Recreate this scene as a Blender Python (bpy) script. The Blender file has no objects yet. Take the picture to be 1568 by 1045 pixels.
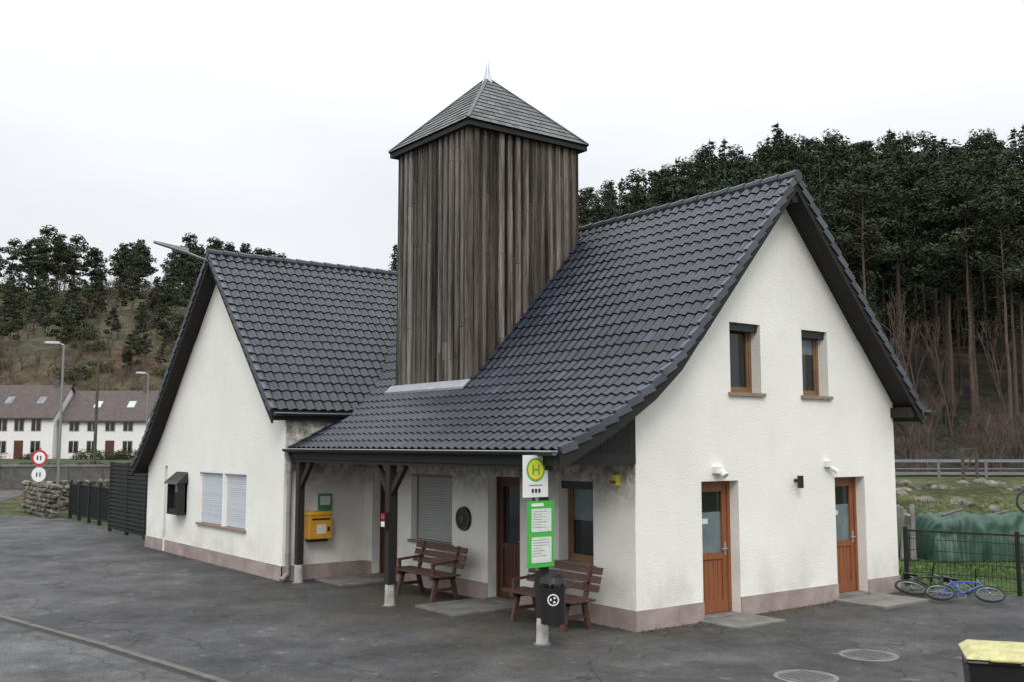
import bpy, bmesh, math, random
import numpy as np
from mathutils import Vector, Matrix, noise
random.seed(7)
R=random.random
def U(a,b): return a+(b-a)*R()
CAMX,CAMY,CAMZ=10.588,-10.176,2.65
def W(S,F): return (CAMX+.6018*S-.7986*F, CAMY+.7986*S+.6018*F)
scene=bpy.context.scene
# ------------------------------------------------------------------ materials
def mat(name,col,rough=.8,var=.25,nscale=3.0,fine=0.0,fscale=60,bump=0.0,bscale=40,metal=0,spec=.5,attr=False,col2=None,stretch=None,coat=0,lo=.3,hi=.7):
    m=bpy.data.materials.new(name); m.use_nodes=True
    nt=m.node_tree; N=nt.nodes; L=nt.links
    b=N['Principled BSDF']; b.inputs['Roughness'].default_value=rough
    b.inputs['Metallic'].default_value=metal
    b.inputs['Specular IOR Level'].default_value=spec
    if coat: b.inputs['Coat Weight'].default_value=coat
    tc=N.new('ShaderNodeTexCoord'); src=tc.outputs['Object']
    if stretch:
        mp=N.new('ShaderNodeMapping'); mp.inputs['Scale'].default_value=stretch
        L.new(src,mp.inputs['Vector']); src=mp.outputs['Vector']
    n=N.new('ShaderNodeTexNoise'); n.inputs['Scale'].default_value=nscale; n.inputs['Detail'].default_value=7; n.inputs['Roughness'].default_value=.62
    L.new(src,n.inputs['Vector'])
    rmp=N.new('ShaderNodeValToRGB'); rmp.color_ramp.elements[0].position=lo; rmp.color_ramp.elements[1].position=hi
    c2=col2 if col2 else tuple(c*(1-var) for c in col)
    c1=col if col2 else tuple(min(1,c*(1+var*.35)) for c in col)
    rmp.color_ramp.elements[0].color=(*c2,1); rmp.color_ramp.elements[1].color=(*c1,1)
    L.new(n.outputs['Fac'],rmp.inputs['Fac']); out=rmp.outputs['Color']
    if fine>0:
        n2=N.new('ShaderNodeTexNoise'); n2.inputs['Scale'].default_value=fscale; n2.inputs['Detail'].default_value=3
        L.new(src,n2.inputs['Vector'])
        mr=N.new('ShaderNodeMapRange'); mr.inputs['From Min'].default_value=.3; mr.inputs['From Max'].default_value=.7
        mr.inputs['To Min'].default_value=1-fine; mr.inputs['To Max'].default_value=1+fine
        L.new(n2.outputs['Fac'],mr.inputs['Value'])
        vm=N.new('ShaderNodeVectorMath'); vm.operation='SCALE'; L.new(out,vm.inputs[0]); L.new(mr.outputs['Result'],vm.inputs['Scale']); out=vm.outputs['Vector']
    if attr:
        at=N.new('ShaderNodeAttribute'); at.attribute_name='Col'
        vm=N.new('ShaderNodeVectorMath'); vm.operation='MULTIPLY'; L.new(out,vm.inputs[0]); L.new(at.outputs['Color'],vm.inputs[1]); out=vm.outputs['Vector']
    L.new(out,b.inputs['Base Color'])
    if bump>0:
        n3=N.new('ShaderNodeTexNoise'); n3.inputs['Scale'].default_value=bscale; n3.inputs['Detail'].default_value=4
        L.new(src,n3.inputs['Vector'])
        bp=N.new('ShaderNodeBump'); bp.inputs['Strength'].default_value=.6; bp.inputs['Distance'].default_value=bump
        L.new(n3.outputs['Fac'],bp.inputs['Height']); L.new(bp.outputs['Normal'],b.inputs['Normal'])
    return m
def mrange(N,L,src,a,b_,c,d):
    mr=N.new('ShaderNodeMapRange'); mr.inputs['From Min'].default_value=a; mr.inputs['From Max'].default_value=b_; mr.inputs['To Min'].default_value=c; mr.inputs['To Max'].default_value=d
    L.new(src,mr.inputs['Value']); return mr.outputs['Result']
def mmul(N,L,*s):
    o=s[0]
    for q in s[1:]:
        m=N.new('ShaderNodeMath'); m.operation='MULTIPLY'; L.new(o,m.inputs[0]); L.new(q,m.inputs[1]); o=m.outputs[0]
    return o
def wallmat(name,col,grime=(.43,.39,.32)):
    m=mat(name,col,rough=.92,var=.08,nscale=.6,fine=.035,fscale=45,bump=.012,bscale=30,spec=.2)
    nt=m.node_tree;N=nt.nodes;L=nt.links;b=N['Principled BSDF']
    src=b.inputs['Base Color'].links[0].from_socket
    tc=N.new('ShaderNodeTexCoord'); sx=N.new('ShaderNodeSeparateXYZ'); L.new(tc.outputs['Object'],sx.inputs[0])
    n=N.new('ShaderNodeTexNoise'); n.inputs['Scale'].default_value=1.3; n.inputs['Detail'].default_value=6; n.inputs['Roughness'].default_value=.62
    mp=N.new('ShaderNodeMapping'); mp.inputs['Scale'].default_value=(1.3,1.3,1.0); L.new(tc.outputs['Object'],mp.inputs['Vector']); L.new(mp.outputs['Vector'],n.inputs['Vector'])
    low=mrange(N,L,sx.outputs['Z'],.25,1.1,.75,.10)
    k1=mmul(N,L,low,mrange(N,L,n.outputs['Fac'],.42,.8,0,1))
    mx=N.new('ShaderNodeMix'); mx.data_type='RGBA'; L.new(k1,mx.inputs['Factor']); L.new(src,mx.inputs['A']); mx.inputs['B'].default_value=(*grime,1)
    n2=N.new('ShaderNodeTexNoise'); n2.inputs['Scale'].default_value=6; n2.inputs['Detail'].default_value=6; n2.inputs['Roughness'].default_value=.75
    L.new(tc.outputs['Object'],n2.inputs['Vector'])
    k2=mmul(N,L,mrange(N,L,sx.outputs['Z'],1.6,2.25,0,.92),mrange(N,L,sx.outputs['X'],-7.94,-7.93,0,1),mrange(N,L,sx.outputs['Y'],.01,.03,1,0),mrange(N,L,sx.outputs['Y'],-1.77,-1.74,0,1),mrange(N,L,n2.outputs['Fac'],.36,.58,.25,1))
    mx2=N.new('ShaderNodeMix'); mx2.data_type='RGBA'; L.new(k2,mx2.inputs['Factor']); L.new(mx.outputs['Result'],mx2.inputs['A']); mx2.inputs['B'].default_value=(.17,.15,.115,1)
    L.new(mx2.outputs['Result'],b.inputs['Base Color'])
    return m
def asphalt(name,base,scale_c=.33,crack=.55,moss=True):
    m=mat(name,base,rough=.85,var=.36,nscale=.35,fine=.45,fscale=55,bump=.014,bscale=80,spec=.3)
    nt=m.node_tree;N=nt.nodes;L=nt.links;b=N['Principled BSDF']
    src=b.inputs['Base Color'].links[0].from_socket
    tc=N.new('ShaderNodeTexCoord')
    n=N.new('ShaderNodeTexNoise'); n.inputs['Scale'].default_value=1.3; n.inputs['Detail'].default_value=6
    L.new(tc.outputs['Object'],n.inputs['Vector'])
    ad=N.new('ShaderNodeMixRGB'); ad.blend_type='ADD'; ad.inputs[0].default_value=.9
    L.new(tc.outputs['Object'],ad.inputs[1]); L.new(n.outputs['Color'],ad.inputs[2])
    v=N.new('ShaderNodeTexVoronoi'); v.feature='DISTANCE_TO_EDGE'; v.inputs['Scale'].default_value=scale_c
    L.new(ad.outputs[0],v.inputs['Vector'])
    ck=mrange(N,L,v.outputs['Distance'],.001,.007,1-crack,1)
    n4=N.new('ShaderNodeTexNoise'); n4.inputs['Scale'].default_value=.8; n4.inputs['Detail'].default_value=10; n4.inputs['Roughness'].default_value=.76
    L.new(tc.outputs['Object'],n4.inputs['Vector'])
    pt_=mrange(N,L,n4.outputs['Fac'],.36,.66,.52,1.5)
    vp=N.new('ShaderNodeTexVoronoi'); vp.inputs['Scale'].default_value=.22; L.new(ad.outputs[0],vp.inputs['Vector'])
    sp=N.new('ShaderNodeSeparateXYZ'); L.new(vp.outputs['Color'],sp.inputs[0])
    pc=mrange(N,L,sp.outputs['X'],0,1,.80,1.2)
    k=mmul(N,L,ck,pt_,pc)
    vm=N.new('ShaderNodeVectorMath'); vm.operation='SCALE'; L.new(src,vm.inputs[0]); L.new(k,vm.inputs['Scale'])
    out=vm.outputs['Vector']
    n5=N.new('ShaderNodeTexNoise'); n5.inputs['Scale'].default_value=3.2; n5.inputs['Detail'].default_value=4; L.new(tc.outputs['Object'],n5.inputs['Vector'])
    k5=mrange(N,L,n5.outputs['Fac'],.66,.74,0,.6)
    mx=N.new('ShaderNodeMix'); mx.data_type='RGBA'; L.new(k5,mx.inputs['Factor']); L.new(out,mx.inputs['A']); mx.inputs['B'].default_value=(.18,.175,.165,1)
    L.new(mx.outputs['Result'],b.inputs['Base Color']); out=mx.outputs['Result']
    if moss:
        n6=N.new('ShaderNodeTexNoise'); n6.inputs['Scale'].default_value=.9; n6.inputs['Detail'].default_value=9; n6.inputs['Roughness'].default_value=.7
        mp=N.new('ShaderNodeMapping'); mp.inputs['Location'].default_value=(13,5,2); L.new(tc.outputs['Object'],mp.inputs[0]); L.new(mp.outputs[0],n6.inputs['Vector'])
        sx=N.new('ShaderNodeSeparateXYZ'); L.new(tc.outputs['Object'],sx.inputs[0])
        kk=mmul(N,L,mrange(N,L,n6.outputs['Fac'],.44,.60,0,.8),mrange(N,L,sx.outputs['Y'],-4.0,-1.2,0,1),mrange(N,L,sx.outputs['X'],-9,-7,0,1),mrange(N,L,sx.outputs['X'],.3,1.6,1,0))
        m2=N.new('ShaderNodeMix'); m2.data_type='RGBA'; L.new(kk,m2.inputs['Factor']); L.new(out,m2.inputs['A']); m2.inputs['B'].default_value=(.072,.062,.040,1)
        L.new(m2.outputs['Result'],b.inputs['Base Color'])
    return m
M={}
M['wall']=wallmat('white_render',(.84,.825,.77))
M['plinth']=mat('pink_plinth',(.36,.285,.27),.9,.35,2.5,.12,50,.006,40)
M['tile']=mat('roof_tile',(.013,.0165,.027),.36,.4,1.2,.15,30,attr=True,spec=.42)
M['verge']=mat('verge_tile',(.06,.07,.085),.5,.3,4,attr=True)
M['dark']=mat('dark_timber',(.013,.011,.010),.75,.3,6,bump=.004)
M['post']=mat('post_timber',(.018,.015,.012),.7,.3,6,stretch=(8,8,.6))
M['board']=mat('weathered_board',(.165,.148,.135),.92,.72,1.0,.35,7,.006,9,attr=True,stretch=(9,9,.42),spec=.12,lo=.36,hi=.62)
M['slate']=mat('slate',(.095,.102,.102),.6,.4,3,.2,50,.003,30,attr=True)
M['zinc']=mat('zinc',(.42,.45,.48),.4,.2,4,metal=.6)
M['gutter']=mat('gutter_zinc',(.04,.045,.05),.45,.3,3,metal=.4)
M['pipe']=mat('downpipe',(.30,.29,.27),.5,.3,3,metal=.2)
M['oak']=mat('door_wood',(.26,.088,.032),.5,.35,2,stretch=(10,10,1))
M['odark']=mat('dark_door_wood',(.085,.032,.018),.5,.35,2,stretch=(10,10,1))
M['owood']=mat('window_wood',(.22,.125,.06),.55,.35,3)
M['sillw']=mat('sill_stone',(.27,.20,.16),.8,.2,5)
M['glass']=mat('window_glass',(.012,.015,.017),.06,.3,1,spec=.6)
M['curt']=mat('frosted_glass',(.16,.20,.215),.2,.3,3,spec=.6)
M['shut']=mat('roller_shutter',(.60,.63,.67),.5,.06,2,attr=True)
M['shutg']=mat('roller_shutter_grey',(.40,.41,.40),.5,.1,2,attr=True)
M['white']=mat('white_paint',(.78,.78,.76),.55,.08,4)
M['black']=mat('black_plastic',(.012,.012,.013),.4,.2,5)
M['yellow']=mat('mail_yellow',(.66,.33,.03),.45,.15,5)
M['green']=mat('sign_green',(.06,.42,.06),.4,.08,5)
M['dgreen']=mat('plate_green',(.06,.24,.13),.4,.15,5)
M['hyel']=mat('sign_yellow',(.78,.66,.06),.4,.05,5)
M['paper']=mat('timetable_paper',(.66,.70,.64),.5,.16,14)
M['grey']=mat('galvanised',(.27,.28,.29),.45,.2,6,metal=.5)
M['lgrey']=mat('concrete_light',(.19,.18,.165),.9,.45,3,.2,50,.004,40)
M['base']=mat('post_base',(.52,.50,.46),.8,.5,8)
M['bench']=mat('bench_wood',(.095,.045,.036),.6,.4,3,stretch=(1,8,8))
M['asph']=asphalt('asphalt_forecourt',(.070,.069,.070))
M['road']=asphalt('asphalt_road',(.100,.099,.100),.25,.4,False)
M['kerb']=mat('kerb_stone',(.11,.105,.095),.9,.4,3,.2,50)
M['iron']=mat('cast_iron',(.10,.095,.09),.6,.35,9,.2,40,.004,60)
M['terr']=mat('terrain',(1.2,1.15,1.1),.95,.6,.55,.5,5,.1,2.0,attr=True,spec=.1,lo=.38,hi=.62)
M['stone']=mat('rubble_stone',(.165,.155,.14),.95,.5,3,.25,30,.02,12,attr=True,spec=.15)
M['needle']=mat('pine_needles',(.060,.075,.050),.85,.35,.4,attr=True,spec=.1)
M['bark']=mat('bark',(.11,.092,.080),.9,.4,3,attr=True,spec=.1)
M['twig']=mat('bare_twigs',(.115,.085,.072),.9,.4,1,attr=True,spec=.1)
M['tarp']=mat('green_tarp',(.016,.065,.043),.5,.45,3,bump=.02,bscale=6)
M['roofb']=mat('brown_roof',(.075,.055,.05),.75,.3,1.5,.3,6)
M['red']=mat('red_paint',(.5,.03,.03),.4,.1,5)
M['blue']=mat('blue_paint',(.03,.08,.32),.35,.1,5)
M['fence']=mat('fence_dark_metal',(.02,.022,.022),.45,.2,5,metal=.3)
M['rubber']=mat('rubber',(.015,.015,.015),.8,.2,5)
M['ylid']=mat('bin_yellow_lid',(.46,.43,.20),.65,.4,6,.15,40)
M['grass']=mat('grass_blades',(.06,.10,.028),.8,.4,2,attr=True,spec=.15)
# ------------------------------------------------------------------ mesh builder
class MB:
    def __init__(s): s.v=[];s.f=[];s.m=[];s.c=[];s.mats=[]
    def mi(s,k):
        if k not in s.mats: s.mats.append(k)
        return s.mats.index(k)
    def poly(s,pts,k,c=1.0):
        i=len(s.v); s.v+= [tuple(p) for p in pts]; s.f.append(tuple(range(i,i+len(pts)))); s.m.append(s.mi(k)); s.c.append(c)
    def hull8(s,p,k,c=1.0):
        i=len(s.v); s.v+=[tuple(q) for q in p]
        for f in ((0,3,2,1),(4,5,6,7),(0,1,5,4),(1,2,6,5),(2,3,7,6),(3,0,4,7)):
            s.f.append(tuple(i+j for j in f)); s.m.append(s.mi(k)); s.c.append(c)
    def box(s,x0,x1,y0,y1,z0,z1,k,c=1.0):
        if x0>x1:x0,x1=x1,x0
        if y0>y1:y0,y1=y1,y0
        if z0>z1:z0,z1=z1,z0
        s.hull8([(x0,y0,z0),(x1,y0,z0),(x1,y1,z0),(x0,y1,z0),(x0,y0,z1),(x1,y0,z1),(x1,y1,z1),(x0,y1,z1)],k,c)
    def beam(s,p0,p1,w,h,k,c=1.0,up=(0,0,1)):
        p0=Vector(p0);p1=Vector(p1);d=(p1-p0).normalized();u=Vector(up)
        if abs(d.dot(u))>.98:u=Vector((1,0,0))
        a=d.cross(u).normalized()*w/2;b=a.cross(d).normalized()*h/2
        s.hull8([p0-a-b,p0+a-b,p0+a+b,p0-a+b,p1-a-b,p1+a-b,p1+a+b,p1-a+b],k,c)
    def tube(s,p0,p1,r0,r1=None,n=10,k='grey',c=1.0,cap=True):
        if r1 is None:r1=r0
        p0=Vector(p0);p1=Vector(p1);d=(p1-p0).normalized();u=Vector((0,0,1)) if abs(d.z)<.95 else Vector((1,0,0))
        a=d.cross(u).normalized();b=d.cross(a)
        i=len(s.v)
        for p,r in((p0,r0),(p1,r1)):
            for j in range(n):
                t=2*math.pi*j/n; s.v.append(tuple(p+a*math.cos(t)*r+b*math.sin(t)*r))
        for j in range(n):
            j2=(j+1)%n; s.f.append((i+j,i+n+j,i+n+j2,i+j2)); s.m.append(s.mi(k)); s.c.append(c)
        if cap:
            s.f.append(tuple(i+j for j in range(n))); s.m.append(s.mi(k)); s.c.append(c)
            s.f.append(tuple(i+n+j for j in reversed(range(n)))); s.m.append(s.mi(k)); s.c.append(c)
    def ring(s,c0,ax,Rr,r,k,n=28,m=6):
        ax=Vector(ax).normalized();u=Vector((0,0,1)) if abs(ax.z)<.9 else Vector((1,0,0))
        a=ax.cross(u).normalized();b=ax.cross(a);c0=Vector(c0);i=len(s.v)
        for j in range(n):
            t=2*math.pi*j/n;d=a*math.cos(t)+b*math.sin(t)
            for q in range(m):
                w=2*math.pi*q/m; s.v.append(tuple(c0+d*(Rr+r*math.cos(w))+ax*r*math.sin(w)))
        for j in range(n):
            for q in range(m):
                s.f.append((i+j*m+q,i+((j+1)%n)*m+q,i+((j+1)%n)*m+(q+1)%m,i+j*m+(q+1)%m)); s.m.append(s.mi(k)); s.c.append(1.0)
    def build(s,name,parent=None,smooth=False,bevel=0,loc=None):
        me=bpy.data.meshes.new(name); me.from_pydata(s.v,[],s.f)
        for k in s.mats: me.materials.append(M[k])
        me.polygons.foreach_set('material_index',s.m)
        ca=me.color_attributes.new('Col','FLOAT_COLOR','CORNER')
        arr=[]
        for f,c in zip(s.f,s.c):
            cc=(c,c,c,1) if isinstance(c,(float,int)) else (*c,1)
            arr+=list(cc)*len(f)
        ca.data.foreach_set('color',arr)
        if smooth: me.polygons.foreach_set('use_smooth',[True]*len(s.f))
        me.update()
        o=bpy.data.objects.new(name,me); scene.collection.objects.link(o)
        if parent: o.parent=parent
        if bevel:
            b=o.modifiers.new('b','BEVEL'); b.width=bevel; b.segments=2; b.limit_method='ANGLE'
        return o
def empty(name,loc=(0,0,0),rz=0):
    e=bpy.data.objects.new(name,None); scene.collection.objects.link(e); e.location=loc; e.rotation_euler=(0,0,rz); return e
# ------------------------------------------------------------------ terrain
KA=[-3,-.6,-.25,-.1,.03,.07,.15,.24,.34,.6,3]
KF=[120,120,120,110,92,85,68,56,53,52,52]
KS=[.48,.48,.48,.35,.40,.46,.44,.43,.36,.35,.35]
KC=[44,44,42,28,32,36,37,36,32,32,32]
def sm(a,b,x):
    t=max(0,min(1,(x-a)/(b-a))); return t*t*(3-2*t)
def terr(S,F):
    if F<20: return 0.0
    a=S/F
    f0=float(np.interp(a,KA,KF));s_=float(np.interp(a,KA,KS));c=float(np.interp(a,KA,KC))
    h=1.25*sm(.25,.33,a)*sm(29,38,F)+1.0*sm(55,95,F)
    if F>f0:
        x=F-f0; h+=c*math.tanh(s_*x/c)
        h+=noise.noise(Vector((S*.03,F*.03,1)))*3.0*sm(0,40,x)
    return h
def axis(vals): 
    out=[]
    for a,b,st in vals:
        x=a
        while x<b: out.append(x); x+=st
    out.append(vals[-1][1]); return out
Ss=axis([(-700,-200,50),(-200,-80,6),(-80,140,2.5),(140,220,8),(220,700,60)])
Fs=axis([(-500,0,60),(0,24,6),(24,64,1.6),(64,260,4),(260,800,60)])
tb=MB(); nS=len(Ss)
for F in Fs:
    for S in Ss:
        x,y=W(S,F); tb.v.append((x,y,terr(S,F)))
for i in range(len(Fs)-1):
    for j in range(nS-1):
        F=(Fs[i]+Fs[i+1])/2;S=(Ss[j]+Ss[j+1])/2;a=S/max(F,1)
        nn=noise.noise(Vector((S*.06,F*.06,0)))*1.5
        if a<-.12 and F>70: c=(.088+.03*nn,.078-.008*nn,.048)
        elif F>float(np.interp(a,KA,KF))-3: c=(.050+.015*nn,.040,.032)
        elif F>48: c=(.09,.065,.048)
        elif a>.2 and F<32: c=(.06,.10,.03)
        else: c=(.075,.085,.038)
        tb.f.append((i*nS+j,i*nS+j+1,(i+1)*nS+j+1,(i+1)*nS+j)); tb.m.append(tb.mi('terr')); tb.c.append(c)
tb.build('ground_terrain',smooth=True)
b=MB(); b.poly([(30,-45,.014),(30,9.5,.014),(4.5,8.6,.014),(-.1,7.25,.014),(-.1,6.6,.014),(-17,6.6,.014),(-17,-.95,.014),(-28,-.95,.014),(-31.5,-2.4,.014),(-34,-2.2,.014),(-40,-1,.014),(-60,6,.014),(-70,6,.014),(-60,-45,.014)],'asph')
b.build('asphalt_forecourt')
kl=[(-60,-24),(-30,-14.2),(-18,-10.2),(-11.5,-8.1),(-6.87,-6.89),(-3.39,-6.2),(-.66,-5.76),(3,-5.35),(8,-5.1),(30,-5.6)]
def offs(d,z):
    out=[]
    for i,p in enumerate(kl):
        q0=Vector(kl[max(0,i-1)]);q1=Vector(kl[min(len(kl)-1,i+1)]);t=(q1-q0).normalized();n=Vector((t.y,-t.x))
        out.append((p[0]+n.x*d,p[1]+n.y*d,z))
    return out
b=MB(); a0=offs(.20,.024)
b.poly(a0+[(30,-44,.024),(-60,-44,.024)],'road'); b.build('road')
b=MB()
def strip(d0,d1,z,k,c=1.0):
    A=offs(d0,z);B=offs(d1,z)
    for i in range(len(A)-1): b.poly([A[i],A[i+1],B[i+1],B[i]],k,c)
strip(-.03,.0,.018,'rubber'); 
A=offs(.0,.0);B=offs(.10,.0)
for i in range(len(A)-1):
    L=(Vector(A[i+1])-Vector(A[i])).length; n=max(1,int(L/1.0))
    for j in range(n):
        t0=j/n;t1=(j+1)/n-.012/ (L/n)/n
        p=[Vector(A[i]).lerp(Vector(A[i+1]),t0),Vector(A[i]).lerp(Vector(A[i+1]),t1),Vector(B[i]).lerp(Vector(B[i+1]),t1),Vector(B[i]).lerp(Vector(B[i+1]),t0)]
        b.hull8([(q.x,q.y,0) for q in p]+[(q.x,q.y,.034+U(0,.006)) for q in p],'kerb')
strip(.105,.20,.020,'rubber')
b.build('kerb')
# ------------------------------------------------------------------ BUILDING
H=empty('village_hall_with_tower')
prof=[(-1.72,2.56),(-.716,3.06),(.04,3.53),(.58,3.97),(1.23,4.70),(3.35,7.06)]
profb=[(6.80,3.25),(3.35,7.06)]
wr=[(-7.78,3.30),(-11.42,6.95)]
wl=[(-16.5,2.08),(-15.9,2.50),(-15.2,3.10),(-11.42,6.95)]
def zat(pr,a):
    pr=sorted(pr); return float(np.interp(a,[p[0] for p in pr],[p[1] for p in pr]))
def prism(polyg,axis_,a0,a1,k):
    b=MB(); n=len(polyg)
    f=(lambda p,l:(l,p[0],p[1])) if axis_=='x' else (lambda p,l:(p[0],l,p[1]))
    v=[f(p,a0) for p in polyg]+[f(p,a1) for p in polyg]
    b.v=v; fs=[tuple(range(n)),tuple(reversed(range(n,2*n)))]+[(i,n+i,n+(i+1)%n,(i+1)%n) for i in range(n)]
    for q in fs: b.f.append(q); b.m.append(b.mi(k)); b.c.append(1.0)
    return b
def fixn(o):
    bm=bmesh.new(); bm.from_mesh(o.data); bmesh.ops.recalc_face_normals(bm,faces=bm.faces); bm.to_mesh(o.data); bm.free()
def cut(o,boxes):
    c=MB()
    for bx in boxes: c.box(*bx,'wall')
    co=c.build('cutter'); fixn(o); fixn(co)
    md=o.modifiers.new('x','BOOLEAN'); md.object=co; md.operation='DIFFERENCE'; md.solver='EXACT'
    dg=bpy.context.evaluated_depsgraph_get(); me=bpy.data.meshes.new_from_object(o.evaluated_get(dg))
    o.modifiers.clear(); o.data=me; bpy.data.objects.remove(co)
T=.18
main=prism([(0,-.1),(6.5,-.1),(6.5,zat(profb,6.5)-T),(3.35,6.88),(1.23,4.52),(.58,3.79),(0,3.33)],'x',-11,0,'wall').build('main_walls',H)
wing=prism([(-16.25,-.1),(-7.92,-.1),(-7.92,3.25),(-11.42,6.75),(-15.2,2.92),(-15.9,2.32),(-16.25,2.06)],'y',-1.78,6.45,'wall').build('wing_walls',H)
D=.27
cut(main,[(-D,.3,2.09,2.83,3.45,4.58),(-D,.3,3.9,4.6,3.45,4.58),(-D,.3,1.38,2.22,.05,2.08),(-D,.3,4.69,5.55,.08,2.08),
          (-6.1,-4.7,-.3,D,.85,2.08),(-3.6,-2.7,-.3,D,.05,2.1),(-1.71,-.9,-.3,D,.85,2.08),(-7.6,-6.6,-.3,D,.05,2.1)])
cut(wing,[(-12.5,-11.08,-2.2,-1.78+.1,.86,2.04),(-10.98,-9.76,-2.2,-1.78+.1,.86,2.04),(-14.95,-14.75,-2.2,-1.5,.32,2.1)])
def slab(pr,axis_,a0,a1,th=.2,name='roof_deck'):
    b=MB(); f=(lambda p,z,l:(l,p,z)) if axis_=='x' else (lambda p,z,l:(p,l,z))
    for i in range(len(pr)-1):
        p,q=pr[i],pr[i+1]
        b.hull8([f(p[0],p[1]-th,a0),f(q[0],q[1]-th,a0),f(q[0],q[1]-th,a1),f(p[0],p[1]-th,a1),f(p[0],p[1]-.015,a0),f(q[0],q[1]-.015,a0),f(q[0],q[1]-.015,a1),f(p[0],p[1]-.015,a1)],'dark')
    o=b.build(name,H); fixn(o)
VX=.40; VY=-2.12
slab(prof,'x',-11.4,VX-.02); slab(profb,'x',-11.4,VX-.02)
slab(wr,'y',VY+.02,6.6); slab(wl,'y',VY+.02,6.6)
b=MB()
for pr in (prof,profb):
    for p,q in zip(pr[:-1],pr[1:]):
        b.hull8([(VX-.03,p[0],p[1]-.26),(VX-.03,q[0],q[1]-.26),(VX+.01,q[0],q[1]-.26),(VX+.01,p[0],p[1]-.26),(VX-.03,p[0],p[1]-.03),(VX-.03,q[0],q[1]-.03),(VX+.01,q[0],q[1]-.03),(VX+.01,p[0],p[1]-.03)],'dark')
for pr in (wr,wl):
    for p,q in zip(pr[:-1],pr[1:]):
        b.hull8([(p[0],VY+.03,p[1]-.26),(q[0],VY+.03,q[1]-.26),(q[0],VY-.01,q[1]-.26),(p[0],VY-.01,p[1]-.26),(p[0],VY+.03,p[1]-.03),(q[0],VY+.03,q[1]-.03),(q[0],VY-.01,q[1]-.03),(p[0],VY-.01,p[1]-.03)],'dark')
b.box(0,VX-.03,3.28,3.42,6.62,6.84,'dark')
b.box(0,VX-.03,6.42,6.58,3.12,3.3,'dark')
o=b.build('bargeboards',H); fixn(o)
def resample(pr,step):
    pts=[Vector((p[0],p[1])) for p in pr]; L=[0]
    for a,c in zip(pts[:-1],pts[1:]): L.append(L[-1]+(c-a).length)
    n=max(1,round(L[-1]/step)); out=[]
    for i in range(n+1):
        t=L[-1]*i/n; out.append(Vector((float(np.interp(t,L,[p.x for p in pts])),float(np.interp(t,L,[p.y for p in pts])))))
    return out
def tiles(pr,axis_,a0,a1,name):
    b=MB(); P=resample(pr,.27); tw=.205; ns=7; nt=round((a1-a0)/tw); tw=(a1-a0)/nt
    f=(lambda p,l:(l,p.x,p.y)) if axis_=='x' else (lambda p,l:(p.x,l,p.y))
    def wv(w): return .028*math.sin(math.pi*w/.62) if w<.62 else -.009*math.sin(math.pi*(w-.62)/.38)
    ls=[a0+tw*(i/ns) for i in range(nt*ns+1)]
    rows=[]
    for i in range(len(P)-1):
        t=(P[i+1]-P[i]).normalized(); n=Vector((-t.y,t.x)); 
        if n.y<0:n=-n
        rows.append((P[i],n,.0)); rows.append((P[i],n,.026)); rows.append((P[i+1],n,.004))
    for (p,n,o_) in rows:
        for j,l in enumerate(ls):
            b.v.append(f(p+n*(o_+wv((j%ns)/ns)),l))
    K=len(ls)
    for r in range(len(rows)-1):
        for t_ in range(nt):
            cc=U(.65,1.35)*(1.7 if R()<.05 else 1)
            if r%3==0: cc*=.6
            for j in range(t_*ns,(t_+1)*ns):
                b.f.append((r*K+j,r*K+j+1,(r+1)*K+j+1,(r+1)*K+j)); b.m.append(b.mi('tile')); b.c.append(cc)
    o=b.build(name,H,smooth=False); fixn(o)
    v=MB()
    for i in range(len(P)-1):
        p,q=P[i],P[i+1]; t=(q-p).normalized(); n=Vector((-t.y,t.x))
        if n.y<0:n=-n
        for (e,sg) in ((a0,-1),(a1,1)):
            e0=e-sg*.03;e1=e+sg*.04
            c8=[]
            for l in (e0,e1):
                for (pp,o_) in ((p,-.05),(q,-.10),(q,.015),(p,.060)): c8.append(f(pp+n*o_,l))
            v.hull8(c8,'verge',U(.7,1.5))
    o=v.build(name+'_verge',H); fixn(o)
tiles(prof,'x',-11.35,VX,'main_roof_front_tiles'); tiles(profb,'x',-11.35,VX,'main_roof_back_tiles')
tiles(wr,'y',VY,6.6,'wing_roof_right_tiles'); tiles(wl,'y',VY,6.6,'wing_roof_left_tiles')
b=MB()
n=int((VX+11.4)/.36)
for i in range(n):
    x0=VX+.05-i*.36; b.tube((x0,3.35,7.045),(x0-.40,3.35,7.035),.105,.09,10,'verge',U(.35,.55))
n=int(8.7/.36)
for i in range(n):
    y0=VY-.05+i*.36; b.tube((-11.42,y0,6.935),(-11.42,y0+.40,6.925),.105,.09,10,'verge',U(.35,.55))
b.build('ridge_tiles',H)
b=MB()
def gutter(p0,p1,r=.06):
    p0=Vector(p0);p1=Vector(p1);d=(p1-p0).normalized();s_=Vector((d.y,-d.x,0)); i=len(b.v)
    N_=9
    for rr in (r,r-.006):
        for p in (p0,p1):
            for j in range(N_):
                t=math.pi*j/(N_-1); b.v.append(tuple(p+s_*math.cos(t)*rr+Vector((0,0,-1))*math.sin(t)*rr))
    for base in (0,2*N_):
        for j in range(N_-1): b.f.append((i+base+j,i+base+j+1,i+base+N_+j+1,i+base+N_+j)); b.m.append(b.mi('gutter')); b.c.append(1.0)
    for j in range(N_-1):
        for e in (0,N_): b.f.append((i+e+j,i+e+j+1,i+2*N_+e+j+1,i+2*N_+e+j)); b.m.append(b.mi('gutter')); b.c.append(1.0)
    b.tube(p0+s_*r,p1+s_*r,.009,k='zinc',n=6); b.tube(p0-s_*r,p1-s_*r,.009,k='zinc',n=6)
gutter((VX-.02,-1.79,2.55),(-7.9,-1.79,2.55))
gutter((-7.72,VY+.03,3.24),(-7.72,-.35,3.24))
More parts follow.
